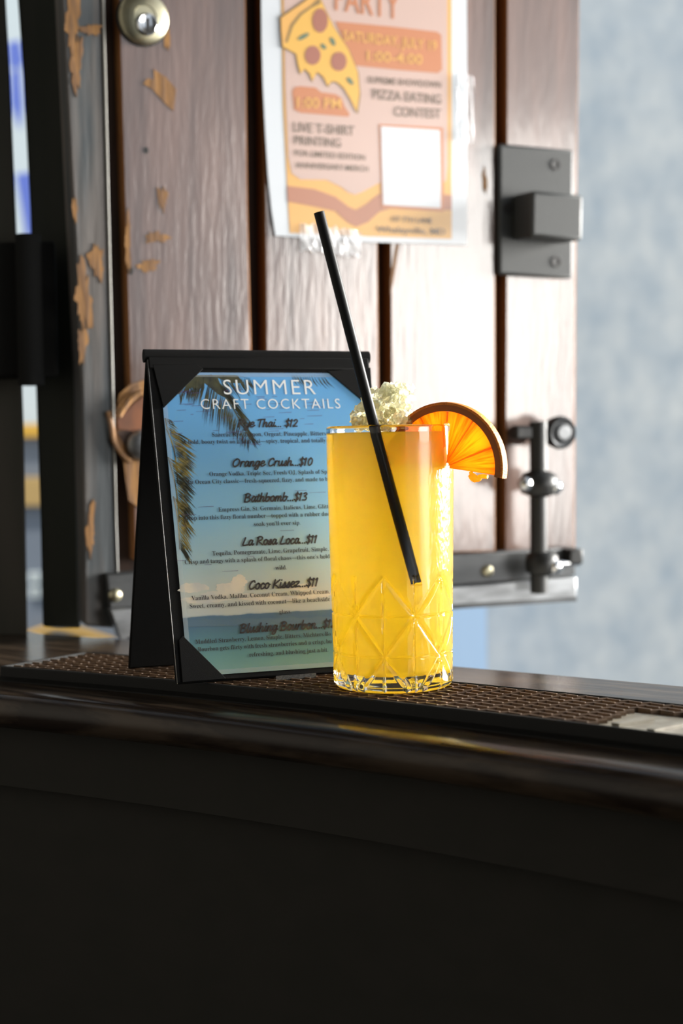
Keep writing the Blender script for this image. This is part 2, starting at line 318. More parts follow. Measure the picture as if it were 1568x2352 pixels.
# room behind the camera and the outdoors
def wallq(name, a, b, z0, z1, m, lab, cat, th=.08, side=None):
    a = V((*a, z0)); b = V((*b, z0)); d = (b-a).normalized(); nn = V((-d.y, d.x, 0))*th
    return struct(name, MB().prism([a, b, b+V((0, 0, z1-z0)), a+V((0, 0, z1-z0))], nn), m, lab, cat, smooth=0)
bl = ST(s0-.55, bar_back(s0-.55), 0); br = ST(s1, bar_back(s1), 0)
struct('floor', MB().prism([(bl.x, bl.y, 0), (br.x, br.y, 0), (br.x, -1.8, 0), (bl.x, -1.8, 0)], (0, 0, -.05)), 'floor', 'dark floor of the bar room behind the counter', 'floor', smooth=0)
struct('ceiling', MB().prism([(bl.x+.15, bl.y+.2, 2.3), (br.x+.15, br.y+.2, 2.3), (br.x, -1.8, 2.3), (bl.x, -1.8, 2.3)], (0, 0, .06)), 'plaster', 'dark ceiling of the bar room above the counter', 'ceiling', smooth=0)
wallq('wall_back', (bl.x, -1.8), (br.x, -1.8), 0, 2.3, 'plaster', 'dark room wall facing the serving opening', 'wall', -.08)
wallq('wall_left', (bl.x, bl.y), (bl.x, -1.8), 0, 2.3, 'plaster', 'dark room wall at the end of the counter', 'wall', -.08)
a = ST(s0-.5, bar_back(s0-.5)+.02, 0); b = ST(s1, bar_back(s1)+.02, 0)
wallq('wall_front', (a.x, a.y), (b.x, b.y), 1.85, 2.3, 'plaster', 'dark wall strip above the serving opening', 'wall', .06)
a2 = ST(s0-.5, bar_back(s0-.5)-.03, 0); b2 = ST(s1, bar_back(s1)-.03, 0)
wallq('wall_below', (a2.x, a2.y), (b2.x, b2.y), 0, ZB-.03, 'plaster', 'dark wall under the serving opening', 'wall', .02)
struct('floor_outside', MB().prism([(-6, -2, -.02), (8, -2, -.02), (8, 9, -.02), (-6, 9, -.02)], (0, 0, -.05)), 'asphalt', 'grey asphalt ground outside the bar', 'ground', smooth=0)
struct('wall_outside', MB().prism([(.10, 2.55, 0), (4.5, 2.75, 0), (4.5, 2.75, 3.4), (.10, 2.55, 3.4)], (0, .15, 0)), 'stucco', 'blurred blue grey mottled wall beyond the plank door', 'wall', smooth=0)
# ================================================================= plank door
VPH, VPV = (8450, 880), (1150, 32650)
e1 = ray(*VPH).normalized(); e2 = -ray(*VPV).normalized(); e2 = (e2-e1*e2.dot(e1)).normalized(); nn = e1.cross(e2).normalized()
if nn.y > 0: nn = -nn
DO = aty(300, 1470, 1.15)
def D(x, y, c=0.):  # point of the door plane (c metres proud of the plank faces) under a pixel
    return onpl(x, y, DO+nn*c, nn)
door = root('door_1', D(700, 1380), 'open door of varnished brown planks behind the menu stand', 'door', kind='structure')
def plank(px, m='plank', c=0., th=.018, name='plank', bevel=.0014):
    o = obj(name, MB().prism([D(x, y, c) for x, y in px], nn*-th), m, door, bevel=bevel, seg=2)
    o.data.materials.append(M['plank_edge']); o.modifiers['bevel'].material = 1
    for f in o.data.polygons:
        if abs(f.normal.dot(nn)) < .5: f.material_index = 1
    return o
T = -110
plank([(268, T), (297, 850), (310, 1290), (592, 1282), (578, 810), (570, 480), (564, T)])
plank([(600, T), (607, 480), (610, 810), (618, 1282), (874, 1275), (870, 830), (868, 560), (867, T)])
plank([(893, T), (895, 560), (898, 830), (900, 1275), (1138, 1268), (1138, 600), (1137, T)])
plank([(1163, T), (1161, 600), (1160, 1268), (1321, 1262), (1323, 640), (1332, T)])
obj('plank', MB().prism([D(x, y, .001) for x, y in [(140, T), (172, 560), (188, 900), (192, 1200), (196, 1438), (270, 1444), (262, 1200), (252, 850), (243, 480), (228, T)]], nn*-.03), 'grey', door, bevel=.002)['label'] = 'weathered blue grey board'
obj('lit_edge_strip', MB().prism([D(x, y, .002) for x, y in [(231, T), (246, 480), (255, 850), (265, 1200), (273, 1440), (277, 1440), (269, 1200), (261, 850), (252, 480), (238, T)]], nn*-.03), 'edge', door, bevel=.002)  # lit right edge of the weathered board, its brightness put into the colour
obj('backing_board', MB().prism([D(x, y, -.0185) for x, y in [(205, T), (270, 1400), (1318, 1300), (1326, T)]], nn*-.012), 'backing', door)
# worn patches of bare wood
def blob(cx, cy, rx, ry, seed, n=64, rough=.45):
    r = random.Random(seed); ph = [r.uniform(0, 6.28) for _ in range(5)]; out = []
    for i in range(n):
        a = 2*math.pi*i/n; k = 1+rough*(.5*math.sin(2*a+ph[0])+.35*math.sin(3*a+ph[1])+.3*math.sin(5*a+ph[2])+.25*math.sin(8*a+ph[3])+.2*math.sin(13*a+ph[4])+.14*math.sin(19*a+ph[0])); out.append((cx+rx*k*math.cos(a), cy+ry*k*math.sin(a)))
    return out
def patch(pts, m='raw', c=.0006, parent=door, name='worn_patch'):
    return obj(name, MB().prism([D(x, y, c) for x, y in pts], nn*-.001), m, parent)
for px in ([(352, 158), (362, 165), (380, 176), (405, 205), (398, 255), (376, 235), (350, 205), (328, 192), (338, 180), (354, 182)],):
    patch(px)
for a_ in ((373, 455, 9, 30, 3), (360, 545, 22, 14, 4), (340, 610, 26, 12, 5), (294, 560, 7, 55, 6), (384, 82, 5, 38, 8)): patch(blob(*a_))
for a_ in ((168, 40, 15, 75, 11), (176, 150, 12, 60, 12), (210, 68, 20, 14, 13), (222, 600, 14, 40, 14), (192, 680, 18, 70, 15), (190, 790, 9, 45, 16), (208, 1215, 9, 55, 17), (172, 480, 5, 30, 18)): patch(blob(*a_), c=.0017)
for a_ in ((300, 622, 6, 9, 21), (336, 345, 5, 7, 22)): patch(blob(*a_, rough=.1), 'hole', name='knot_hole')
patch([(909, 560), (917, 560), (903, 650), (896, 680), (897, 640)], 'raw', name='wood_split')
patch(blob(1113, 415, 5, 26, 31), 'raw')
# gouged hollow where wood has been torn out of the joint
hol = obj('gouged_hollow', MB().prism([D(x, y, .0012) for x, y in [(262, 960), (275, 905), (300, 882), (335, 872), (352, 930), (350, 1120), (340, 1165), (318, 1165), (296, 1150), (290, 1110), (284, 1060), (268, 1030)]], nn*-.002), 'raw', door)
hol['label'] = 'hollow of torn bare orange wood beside the menu stand'
obj('splinter', MB().tube(smoothpath([D(x, y, .004) for x, y in [(248, 945), (257, 985), (262, 1015), (282, 1045), (300, 1060)]], 5), [.0022]*20+[.0016], 8), 'raw', hol)
obj('splinter', MB().tube(smoothpath([D(x, y, .006) for x, y in [(272, 955), (292, 925), (315, 905), (340, 903)]], 5), .0028, 8), 'raw', hol)
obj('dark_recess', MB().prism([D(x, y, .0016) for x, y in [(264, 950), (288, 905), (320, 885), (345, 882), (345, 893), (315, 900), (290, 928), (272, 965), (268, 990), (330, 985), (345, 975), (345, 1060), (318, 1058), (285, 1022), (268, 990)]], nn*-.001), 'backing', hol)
obj('rust_wood', MB().prism([D(x, y, .0022) for x, y in [(270, 965), (300, 935), (330, 910), (345, 915), (345, 985), (300, 990), (272, 985)]], nn*-.001), mat('rust_brown_wood', (.20, .07, .025), .7, col2=(.12, .045, .02), sc=(60, 60, 30)), hol)
mb = MB(); c0 = D(322, 1022, .0); prof = [(.013, .0), (.0125, .004), (.0105, .0075), (.006, .0095), (0, .010)]; mb.lathe(prof, c0, nn, 28); obj('metal_stub', mb, 'steel', hol, smooth=60)
# lock cylinder
lk0 = D(327, 44, .0); r0 = (D(327, 106)-D(327, 44)).length*.98
lock = obj('lock_cylinder', MB().lathe([(r0, 0), (r0, .0035), (r0*.97, .0055), (r0*.9, .0068), (r0*.6, .0086), (r0*.45, .0090), (r0*.43, .008), (0, .008)], lk0, nn, 48), 'brass', door, smooth=40)
c1 = lk0-e2*(r0*.30)+e1*(r0*.05)+nn*.0082
obj('lock_plug', MB().lathe([(r0*.42, 0), (r0*.42, .0025), (r0*.36, .0035), (r0*.26, .0028), (0, .0028)], c1, nn, 32), 'chrome', lock, smooth=30)
obj('keyhole', MB().box(c1+nn*.0029-e1*.0011-e2*.0055, e1*.0026, e2*.010, nn*.0006), 'hole', lock)
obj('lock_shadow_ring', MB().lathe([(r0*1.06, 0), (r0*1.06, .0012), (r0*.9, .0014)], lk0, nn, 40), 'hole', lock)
# latch plate
pl = obj('latch_plate', MB().prism([D(x, y, .007) for x, y in [(1146, 329), (1318, 344), (1316, 640), (1146, 631)]], nn*-.0065), 'plate', door, bevel=.0025)
bx = [D(x, y, .040) for x, y in [(1222, 437), (1340, 448), (1338, 553), (1220, 544)]]
obj('latch_box', MB().prism(bx, nn*-.0335), 'plate', pl, bevel=.003)
for x, y in ((1276, 378), (1277, 601), (1166, 478)): obj('screw', MB().lathe([(.0052, .0), (.0052, .0006), (.0042, .0008), (.003, .0004), (0, .0004)], D(x, y, .0071), nn, 18), 'hole', pl)
# bottom rail: channel with a dark web and a pale lip
rl = obj('bottom_rail', MB().prism([D(x, y, .010) for x, y in [(244, 1318), (640, 1292), (1060, 1273), (1322, 1257), (1322, 1322), (1060, 1345), (640, 1370), (252, 1400)]], nn*-.0095), 'rail', door, bevel=.002)
obj('rail_lip', MB().prism([D(x, y, .016) for x, y in [(253, 1400), (640, 1372), (1060, 1347), (1324, 1326), (1324, 1380), (1060, 1396), (640, 1432), (300, 1470), (275, 1468)]], nn*-.015), 'steel', rl, bevel=.003)
obj('rail_edge', MB().prism([D(x, y, .019) for x, y in [(300, 1464), (640, 1426), (1060, 1388), (1324, 1372), (1324, 1381), (1060, 1398), (640, 1434), (300, 1472)]], nn*-.003), 'rail', rl)
for x, y in ((264, 1367), (640, 1330), (1118, 1311)): obj('screw', MB().lathe([(.0055, 0), (.005, .003), (.0025, .0042), (0, .0044)], D(x, y, .0101), nn, 18), 'brass', rl, smooth=60)
# upright support rod with its fittings
def Dm(x, y, c): return D(x, y, c)
rod = obj('support_rod', MB().tube([D(1236, 968, .030), D(1237, 1361, .030)], .0078, 24), 'blackm', door, smooth=40)
p = D(1237, 1112, .030)
obj('rod_collar', MB().lathe([(.008, -.011), (.0155, -.008), (.0175, -.001), (.0175, .003), (.0145, .009), (.008, .012)], p, e2, 28), 'blackm', rod, smooth=50)
obj('rod_collar', MB().lathe([(.008, -.011), (.014, -.008), (.0155, 0), (.0135, .008), (.008, .011)], D(1244, 1293, .030), e2, 28), 'blackm', rod, smooth=50)
for x, y in ((1273, 1118), (1273, 1302), (1205, 1112)): obj('collar_nut', MB().lathe([(.0055, -.004), (.0075, 0), (.0068, .004), (.003, .0062), (0, .0066)], D(x, y, .040), nn, 6), 'chrome', rod, smooth=50)
pv = D(1291, 994, .034)
wh = obj('pivot_cap', MB().lathe([(.008, -.014), (.0135, -.012), (.0148, -.004), (.0142, 0), (.0125, .0022), (.0105, .0012), (.0085, .0006), (.0085, .0020), (.0060, .0026), (.0055, .0010), (.0030, .0012), (0, .0016)], pv, nn, 36), 'rail', rod, smooth=30)
obj('cap_disc', MB().lathe([(.0062, .0028), (.0058, .0036), (.003, .0038), (0, .0036)], pv, nn, 28), 'steel', wh)
obj('pivot_arm', MB().box(D(1170, 1008, .02), D(1285, 1008, .02)-D(1170, 1008, .02), e2*.012, nn*.012), 'blackm', rod, bevel=.002)
obj('brown_peg', MB().tube([D(1190, 1000, .0), D(1190, 1000, .022)], .0085, 20), mat('dark_brown_peg', (.05, .025, .02), .6), rod)  # short dark brown peg at the left end of the arm
kb = obj('keeper_block', MB().box(D(1288, 1292, .008), e1*.0135, e2*.0135, nn*.016), 'blackm', door, bevel=.0015)
obj('keeper_pin', MB().tube([D(1270, 1296, .02), D(1330, 1292, .02)], .003, 12), 'chrome', kb)
# ================================================================= poster
DP = lambda x, y, c=.003: D(x, y, c)
pw = obj('pizza_party_poster', MB().prism([DP(x, y) for x, y in [(599, T), (600, 20), (601, 100), (604, 200), (609, 300), (615, 400), (623, 480), (632, 541), (700, 546), (850, 556), (1072, 562), (1073, 300), (1071, T)]], nn*-.0008), 'paper', loc=DP(850, 556))
label(pw, 'white bordered pizza party poster taped to the plank door', 'poster')
def pr(name, pts, m, c): return obj(name, MB().flat([D(x, y, c) for x, y in pts]), m, pw, smooth=0)
c = .0033
pr('printed_frame', [(644, T), (650, 240), (660, 440), (665, 535), (850, 543), (1037, 549), (1037, 300), (1036, T)], 'p_or', c)
pr('printed_panel', [(650, T), (655, 200), (662, 360), (670, 398), (690, 412), (750, 413), (785, 430), (800, 442), (815, 447), (832, 441), (870, 420), (905, 415), (1010, 424), (1024, 415), (1028, 380), (1027, T)], 'p_pink', c+.0002)
pr('printed_wave', [(659, 427), (720, 434), (770, 452), (800, 475), (817, 482), (840, 470), (868, 447), (900, 440), (970, 442), (1037, 449), (1037, 483), (960, 482), (900, 478), (870, 487), (845, 510), (817, 521), (795, 508), (770, 485), (720, 474), (661, 463)], 'p_br', c+.0002)
pr('printed_band', [(770, 49), (900, 61), (1003, 73), (1013, 80), (1015, 160), (1006, 168), (920, 161), (808, 150), (795, 110)], 'p_rust', c+.0004)
pr('printed_band', [(671, 210), (676, 200), (690, 198), (724, 201), (738, 212), (770, 216), (784, 224), (792, 246), (803, 262), (800, 268), (690, 259), (675, 252)], 'p_rust', c+.0004)
pr('blank_panel_border', [(870, 285), (1017, 293), (1019, 486), (876, 477)], 'p_rust', c+.0004)
pr('blank_white_panel', [(875, 290), (1010, 299), (1012, 478), (880, 470)], 'paper', c+.0006)
pz = [(645, 41), (659, 31), (694, 7), (718, -12), (733, -10), (748, 25), (766, 62), (800, 114), (821, 165), (825, 213), (819, 257), (804, 227), (790, 203), (773, 188), (762, 186), (752, 197), (742, 176), (728, 165), (717, 186), (711, 169), (700, 158), (690, 169), (684, 148), (680, 124), (649, 107), (646, 69)]
pr('pizza_outline', [((x-740)*1.035+740, (y-100)*1.035+100) for x, y in pz], 'p_out', c+.0006)
piz = pr('pizza_slice', pz, 'p_pizza', c+.0008)
pr('pizza_crust', [(646, 69), (645, 41), (659, 31), (694, 7), (718, -12), (733, -10), (736, 10), (715, 16), (690, 32), (670, 58), (657, 95), (649, 107)], 'p_or', c+.0009)
pr('crust_line', [(733, -6), (737, 8), (715, 18), (692, 35), (673, 60), (660, 98), (655, 96), (667, 56), (688, 30), (713, 13)], 'p_out', c+.001)
for x, y, rx, ry in ((735, 47, 18, 28), (718, 127, 18, 22), (778, 141, 18, 22)):
    pr('pepperoni', [(x+rx*math.cos(i*math.pi/12), y+ry*math.sin(i*math.pi/12)) for i in range(24)], 'p_pep', c+.001)
for x, y, an, l in ((697, 84, -.5, 15), (764, 95, 1.1, 11), (743, 107, .8, 8), (804, 186, .9, 11)):
    pr('green_pepper', [(x+l*math.cos(t)*math.cos(an)-5*math.sin(t)*math.sin(an), y+l*math.cos(t)*math.sin(an)+5*math.sin(t)*math.cos(an)) for t in [i*math.pi/8 for i in range(16)]], 'p_green', c+.001)
def ptext(name, items, m, cc, space=1.):
    for t, xl, yl, xr, yr, cap in items:
        mb = MB(); A = D(xl, yl, cc); B = D(xr, yr, cc); g = glyphs(t, .012, space); u = (B-A); w = u.length; u = u.normalized()
        xs = [p[0] for p in g[0]]; k = w/(max(xs)-min(xs)); h = (D(xl, yl-cap, cc)-A).length; hs = h/(k*.70); put_text(mb, g, A, w, u, e2, hs)
        obj(name, mb, m, pw, smooth=0)
ptext('title_lettering', [('PARTY', 769, 22, 918, 44, 60)], 'p_rust', c+.0006)
ptext('band_lettering', [('SATURDAY, JULY 19', 788, 92, 1003, 116, 23), ('1:00-4:00', 843, 139, 970, 148, 23), ('1:00 PM', 682, 246, 783, 250, 24)], 'p_or', c+.0007)
ptext('poster_lettering', [('SUPREME SHOWDOWN', 845, 190, 1013, 202, 15), ('PIZZA EATING', 856, 226, 1013, 239, 22), ('CONTEST', 905, 266, 1013, 272, 22), ('LIVE T-SHIRT', 674, 302, 814, 311, 22), ('PRINTING', 676, 331, 783, 338, 20),
      ('FOR LIMITED EDITION', 677, 357, 839, 368, 13), ('ANNIVERSARY MERCH', 679, 385, 846, 394, 13), ('107 7TH LANE', 899, 508, 992, 513, 12), ('Whaleyville, MD', 864, 533, 1022, 539, 14)], 'p_ink', c+.0007)
def tape(pts, seed):
    r = random.Random(seed); P = [D(x, y, .0052) for x, y in pts]; mb = MB(); N = 14
    for i in range(N+1):
        for j in range(5): q = (P[0].lerp(P[1], i/N)).lerp(P[3].lerp(P[2], i/N), j/4); mb.v.append(q+nn*r.uniform(-.0008, .0012)+e2*r.uniform(-.002, .002))
    mb.f += [(i*5+j, i*5+j+1, i*5+j+6, i*5+j+5) for i in range(N) for j in range(4)]
    return obj('tape_strip', mb, 'tape', pw, smooth=0)
tape([(688, 512), (830, 530), (828, 590), (690, 575)], 3); tape([(1050, 170), (1088, 175), (1086, 330), (1048, 320)], 5)
# ================================================================= frame posts, hinge and things outside at the left
def Q(px, Y): return [aty(x, y, Y) for x, y in px]
def board(name, px, Y, th, m, lab, cat, kind='structure', skew=-.35):
    P = Q(px, Y); base = min(P, key=lambda q: q.z); o = obj(name, MB().prism(P, V((skew, 1, 0))*th), m, loc=base, bevel=.002); return label(o, lab, cat, kind=kind)
board('trim_1', [(-300, T), (-300, 1462), (64, 1462), (56, 1000), (40, 560), (24, 180), (8, T)], 1.16, .06, 'post', 'dark brown door post left of the bright gap', 'post')
board('trim_2', [(33, T), (54, 180), (69, 480), (83, 900), (93, 1200), (98, 1440), (185, 1444), (182, 1200), (176, 850), (168, 480), (150, T)], 1.17, .05, 'green', 'dark green board between the bright gap and weathered plank', 'board', skew=-.19)
hg = root('block_hinge', aty(60, 872, 1.13), 'black block hinge bridging the bright gap between post and board', 'hinge')
obj('hinge_block', MB().prism(Q([(-150, 560), (127, 552), (135, 865), (-150, 872)], 1.135), (-.005, .02, 0)), 'hinge', hg, bevel=.003)
obj('hinge_pin', MB().tube([aty(64, 540, 1.130), aty(72, 885, 1.130)], .010, 20), 'hinge', hg)
# outdoors seen through the gap
YB = 3.6
bn = root('street_banner', aty(50, 990, YB), 'white banner with blue print seen through the narrow gap', 'banner')
obj('banner_sheet', MB().prism(Q([(-120, -260), (260, -260), (260, 980), (-120, 980)], YB), (0, .01, 0)), 'white', bn)
for pts in ([(18, 98), (45, 92), (54, 140), (40, 165), (20, 150)], [(24, 165), (46, 160), (52, 240), (46, 300), (24, 240)], [(36, 400), (75, 395), (80, 520), (62, 560), (48, 470)]):
    obj('blue_print', MB().prism(Q(pts, YB-.002), (0, .001, 0)), 'blue', bn)
ba = root('barrier_panel', aty(60, 1560, YB-.05), 'blue grey barrier panel with yellow and tan rails seen through the gap', 'barrier')
obj('panel', MB().prism(Q([(-120, 985), (420, 985), (420, 1620), (-120, 1620)], YB-.03), (0, .03, 0)), 'slate', ba)
obj('yellow_rail', MB().box(aty(-120, 1008, YB-.06), (.60, 0, 0), (0, 0, .034), (0, .028, 0)), 'yellow', ba, bevel=.003)
obj('tan_rail', MB().box(aty(-120, 1166, YB-.06), (.60, 0, 0), (0, 0, .072), (0, .028, 0)), 'tan', ba, bevel=.003)
for y in (1340, 1374): obj('reflector', MB().box(aty(66, y, YB-.045), (.03, 0, 0), (0, 0, .028), (0, .014, 0)), 'white', ba, bevel=.002)
obj('yellow_cable', MB().tube(smoothpath([aty(x, y, YB-.045) for x, y in ((60, 1462), (105, 1446), (130, 1440), (165, 1446), (200, 1456), (260, 1475))], 6), .008, 10), 'yellow', ba)
pb = obj('pale_blue_panel', MB().prism([(-.35, 2.3, 0), V((aty(1118, 1500, 2.3).x, 2.3, 0)), V((aty(1117, 1390, 2.3).x, 2.3, 1.16)), (-.35, 2.3, 1.16)], (0, .03, 0)), 'paleblue', loc=(0, 2.3, 0), bevel=.004)
label(pb, 'pale blue panel under the plank door by the mottled wall', 'panel')
# ================================================================= bar mat
bm = root('bar_mat', ST(0, mat_front(0)+.037, ZB), 'long brown and black ribbed rubber bar mat on the counter', 'bar mat')
MW = .0765; sL = (onz(-2, 1530, ZM)-SO).dot(SD); sR = .62
ms = [sL+(sR-sL)*i/70 for i in range(71)]
def strip(t0, t1, z0, z1, sa=sL, sb=sR, n=60):
    mb = MB(); q = [sa+(sb-sa)*i/n for i in range(n+1)]
    for s in q: f = mat_front(s); mb.v += [ST(s, f+t0, z0), ST(s, f+t1, z0), ST(s, f+t1, z1), ST(s, f+t0, z1)]
    mb.f += [(i*4+j, i*4+(j+1) % 4, i*4+4+(j+1) % 4, i*4+4+j) for i in range(n) for j in range(4)]+[(3, 2, 1, 0), (n*4, n*4+1, n*4+2, n*4+3)]; return mb
obj('mat_base', strip(0, MW, ZB, ZB+.0035), 'mat', bm, smooth=0)
obj('mat_lip', strip(0, .0025, ZB, ZM), 'mat', bm, bevel=.0008); obj('mat_lip', strip(MW-.0025, MW, ZB, ZM), 'mat', bm, bevel=.0008)
obj('mat_lip', strip(.0025, MW-.0025, ZB+.003, ZM, sL, sL+.0025, 2), 'mat', bm)
PER = .01275; NR = 9; s_logo = (onz(1345, 1655, ZM)-SO).dot(SD)
def rib(k):
    t0 = .0062+k*(MW-.0135)/(NR-1); mb = MB(); pts = []; s = sL+.004+(k % 2)*.001
    end = sR-.004 if k >= 6 else s_logo-.001*k
    while s < end: pts += [(s, t0+.0022), (s+PER*.60, t0+.0012), (s+PER*.66, t0-.0008), (s+PER*.97, t0+.0034)]; s += PER
    w = .0011; z0, z1 = ZB+.003, ZM-.0002; a = []
    for i, (s, t) in enumerate(pts):
        p = pts[max(i-1, 0)]; q = pts[min(i+1, len(pts)-1)]; dx, dy = q[0]-p[0], q[1]-p[1]; l = math.hypot(dx, dy); nx, ny = -dy/l*w/2, dx/l*w/2; f = mat_front(s)
        mb.v += [ST(s-nx, f+t-ny, z0), ST(s+nx, f+t+ny, z0), ST(s+nx*.8, f+t+ny*.8, z1), ST(s-nx*.8, f+t-ny*.8, z1)]
    m = len(pts); mb.f += [(i*4+j, i*4+(j+1) % 4, i*4+4+(j+1) % 4, i*4+4+j) for i in range(m-1) for j in range(4)]+[(3, 2, 1, 0), (m*4-4, m*4-3, m*4-2, m*4-1)]
    return obj('rib', mb, 'rib', bm, smooth=20)
for k in range(NR): rib(k)
lg = obj('logo_plate', strip(.0035, .0035+MW*.62, ZB+.003, ZM-.0022, s_logo+.004, sR-.01, 40), 'logo', bm, smooth=0)
lg['label'] = 'flat raised badge area with slanted bars'
for i in range(9):
    s = s_logo+.012+i*.021; f = mat_front(s); t0, t1 = (.008, .044) if i % 2 else (.012, .034)
    obj('raised_bar', MB().prism([ST(s, f+t0, ZM-.0023), ST(s+.004, f+t0, ZM-.0023), ST(s+.013, f+t1, ZM-.0023), ST(s+.009, f+t1, ZM-.0023)], (0, 0, .0018)), 'logo', lg)
# ================================================================= menu stand
yaw, lean, MWD, MH = .3431, .3145, .1483, .2087
mu = V((math.cos(yaw), math.sin(yaw), 0)); mn = V((-math.sin(yaw), math.cos(yaw), 0)); mv = V((0, 0, 1))*math.cos(lean)+mn*math.sin(lean); mo = mu.cross(mv)  # mo points to the viewer
MB0 = V((-.0985, .8294, ZM))
if mo.y > 0: mo = -mo
st = root('menu_stand', MB0+mu*.07+mn*.04, 'black leatherette tent menu stand on the bar mat', 'menu stand')
P = lambda u, v, c=0.: MB0+mu*u+mv*v+mo*c
obj('front_panel', MB().box(P(0, .001, -.003), mu*MWD, mv*(MH-.001), mo*.003), 'black', st, bevel=.0012)
bb = onz(293, 1537, ZM); bd = P(0, MH)-bb
obj('back_panel', MB().prism([bb+V((0, 0, .0005)), bb+mu*MWD+V((0, 0, .0005)), P(MWD, MH-.002, -.004), P(0, MH-.002, -.004)], mn*-.003), 'black', st, bevel=.001)
obj('spine', MB().tube([P(-.001, MH, -.0032), P(MWD+.001, MH, -.0032)], .0042, 20), 'black', st, smooth=50)
def MP(x, y, c=0.):  # point on the front panel under a pixel
    return onpl(x, y, P(0, 0, c), mo)
def uv(p): q = p-MB0; return q.dot(mu), q.dot(mv)
u0 = .5*(uv(MP(375.7, 937))[0]+uv(MP(421.6, 1464))[0]); v1 = uv(MP(463.7, 856.5))[1]; v0 = uv(MP(509.6, 1549))[1]; u1 = MWD-u0*.75
# thin frame around the card
for a, b, w, h in ((.0, MH-.010, MWD, .008),): obj('top_band', MB().box(P(a+.001, b, .0001), mu*(w-.002), mv*h, mo*.0012), 'black', st, bevel=.0006)
obj('lit_edge_line', MB().tube([P(.0006, .001, .0004), P(.0006, MH-.004, .0004)], .00035, 6), mat('lit_black_edge', (.06, .058, .055), .4), st)  # catch-light along the panel's left edge, painted as a thin lighter line
def tab(px, side=None):
    return obj('corner_tab', MB().prism(px, mo*.0008), 'black', st, bevel=.0003)
tab([MP(350, 838, .0006), MP(375, 938, .0006), MP(466, 848, .0006), MP(452, 838, .0006)]); tab([MP(750, 853, .0006), MP(833, 922, .0006), MP(856, 940, .0006), MP(850, 845, .0006)])
tab([MP(419, 1460, .0006), MP(410, 1470, .0006), MP(418, 1568, .0006), MP(519, 1559, .0006)]); tab([P(u1+.002, .033, .0006), P(u1-.031, v0-.002, .0006), P(MWD-.001, v0-.002, .0006), P(MWD-.001, .033, .0006)])
tg = obj('woven_tag', MB().prism([MP(633, 1553, .0002), MP(725, 1546, .0002), MP(725, 1557, .0002), MP(633, 1565, .0002)], mo*.0006), 'tag', st); tg['label'] = 'small grey woven tag'
# the card
card = MB().box(P(u0, v0, .0001), mu*(u1-u0), mv*(v1-v0), mo*.0003)
cdo = obj('cocktail_menu_card', card, 'beach', loc=P((u0+u1)/2, v0), smooth=0)
label(cdo, 'blue beach picture menu of summer cocktails held in the black stand', 'menu')
uvl = cdo.data.uv_layers.new(name='UVMap')
for lp in cdo.data.loops:
    q = V(cdo.data.vertices[lp.vertex_index].co)+V(cdo['o']); a, b = uv(q); uvl.data[lp.index].uv = ((a-u0)/(u1-u0), (b-v0)/(v1-v0))
CT = .00042
def cpr(name, mb, m): return obj(name, mb, m, cdo, smooth=0)
# clouds
for i, a_ in enumerate([(443, 1350, 32, 12, 41), (548, 1336, 20, 14, 42), (530, 1352, 32, 14, 43), (505, 1366, 40, 10, 44), (690, 1348, 30, 9, 45), (640, 1372, 60, 8, 46), (470, 1378, 50, 8, 47), (720, 1365, 40, 10, 48), (590, 1372, 45, 9, 49)]):
    cpr('printed_cloud', MB().flat([MP(x, y, CT+i*.000004) for x, y in blob(*a_, 40, .22)]), 'cloud')
mb = MB()
top = [(x, 1423-(x-420)*.018+3.5*noise.noise(V((x*.05, 0, 0)))+2*noise.noise(V((x*.2, 5, 0)))) for x in range(424, 800, 8)]
mb.flat([MP(x, y, CT+.00004) for x, y in top]+[MP(798, 1432, CT+.00004), MP(424, 1440, CT+.00004)]); cpr('printed_headland', mb, mat('blue_headland_ink', (.075, .135, .185), .5))
# palm fronds
def frond(mb, path, side, l0, l1, n, down, w=2.2, c_=.00046):
    pth = smoothpath(path, 10)
    for i in range(n):
        t = i/(n-1); k = min(int(t*(len(pth)-1)), len(pth)-2); x, y = pth[k]; tx, ty = pth[k+1][0]-x, pth[k+1][1]-y; l = math.hypot(tx, ty) or 1; tx /= l; ty /= l
        for s_ in side:
            L_ = (l0+(l1-l0)*t)*rnd.uniform(.75, 1.15); ax, ay = tx*.75-ty*s_*.75+down[0], ty*.75+tx*s_*.75+down[1]; q = math.hypot(ax, ay); ax /= q; ay /= q
            ex, ey = x+ax*L_+rnd.uniform(-6, 6), y+ay*L_+rnd.uniform(-3, 6)
            mx, my = (x+ex)/2-ay*2*s_, (y+ey)/2+ax*2*s_; wv = w*rnd.uniform(.6, 1.2)
            if min(x, ex) < 380 and ey < 940: continue
            mb.add([MP(x, y, c_), MP(mx-ay*wv, my+ax*wv, c_), MP(ex, ey, c_), MP(mx+ay*wv, my-ax*wv, c_)], [(0, 1, 2, 3)])
    for i in range(len(pth)-1):
        (x, y), (a, b) = pth[i], pth[i+1]; mb.add([MP(x-1.5, y, c_), MP(x+1.5, y, c_), MP(a+1.2, b, c_), MP(a-1.2, b, c_)], [(0, 1, 2, 3)])
mb = MB(); frond(mb, [(484, 860), (505, 895), (530, 930), (553, 970), (575, 1010)], (1, -1), 115, 26, 70, (-.05, .85), 1.1)
mb.flat([MP(x, y, .00044) for x, y in [(440, 861), (480, 861), (545, 862), (560, 880), (530, 880), (500, 868), (520, 915), (500, 905), (470, 880), (455, 900), (440, 890), (418, 905), (430, 880)]])
cpr('printed_palm_frond', mb, 'olive'); mb = MB(); frond(mb, [(470, 862), (452, 868), (432, 880), (410, 905)], (-1,), 75, 24, 34, (0, 1.3), 1.4)
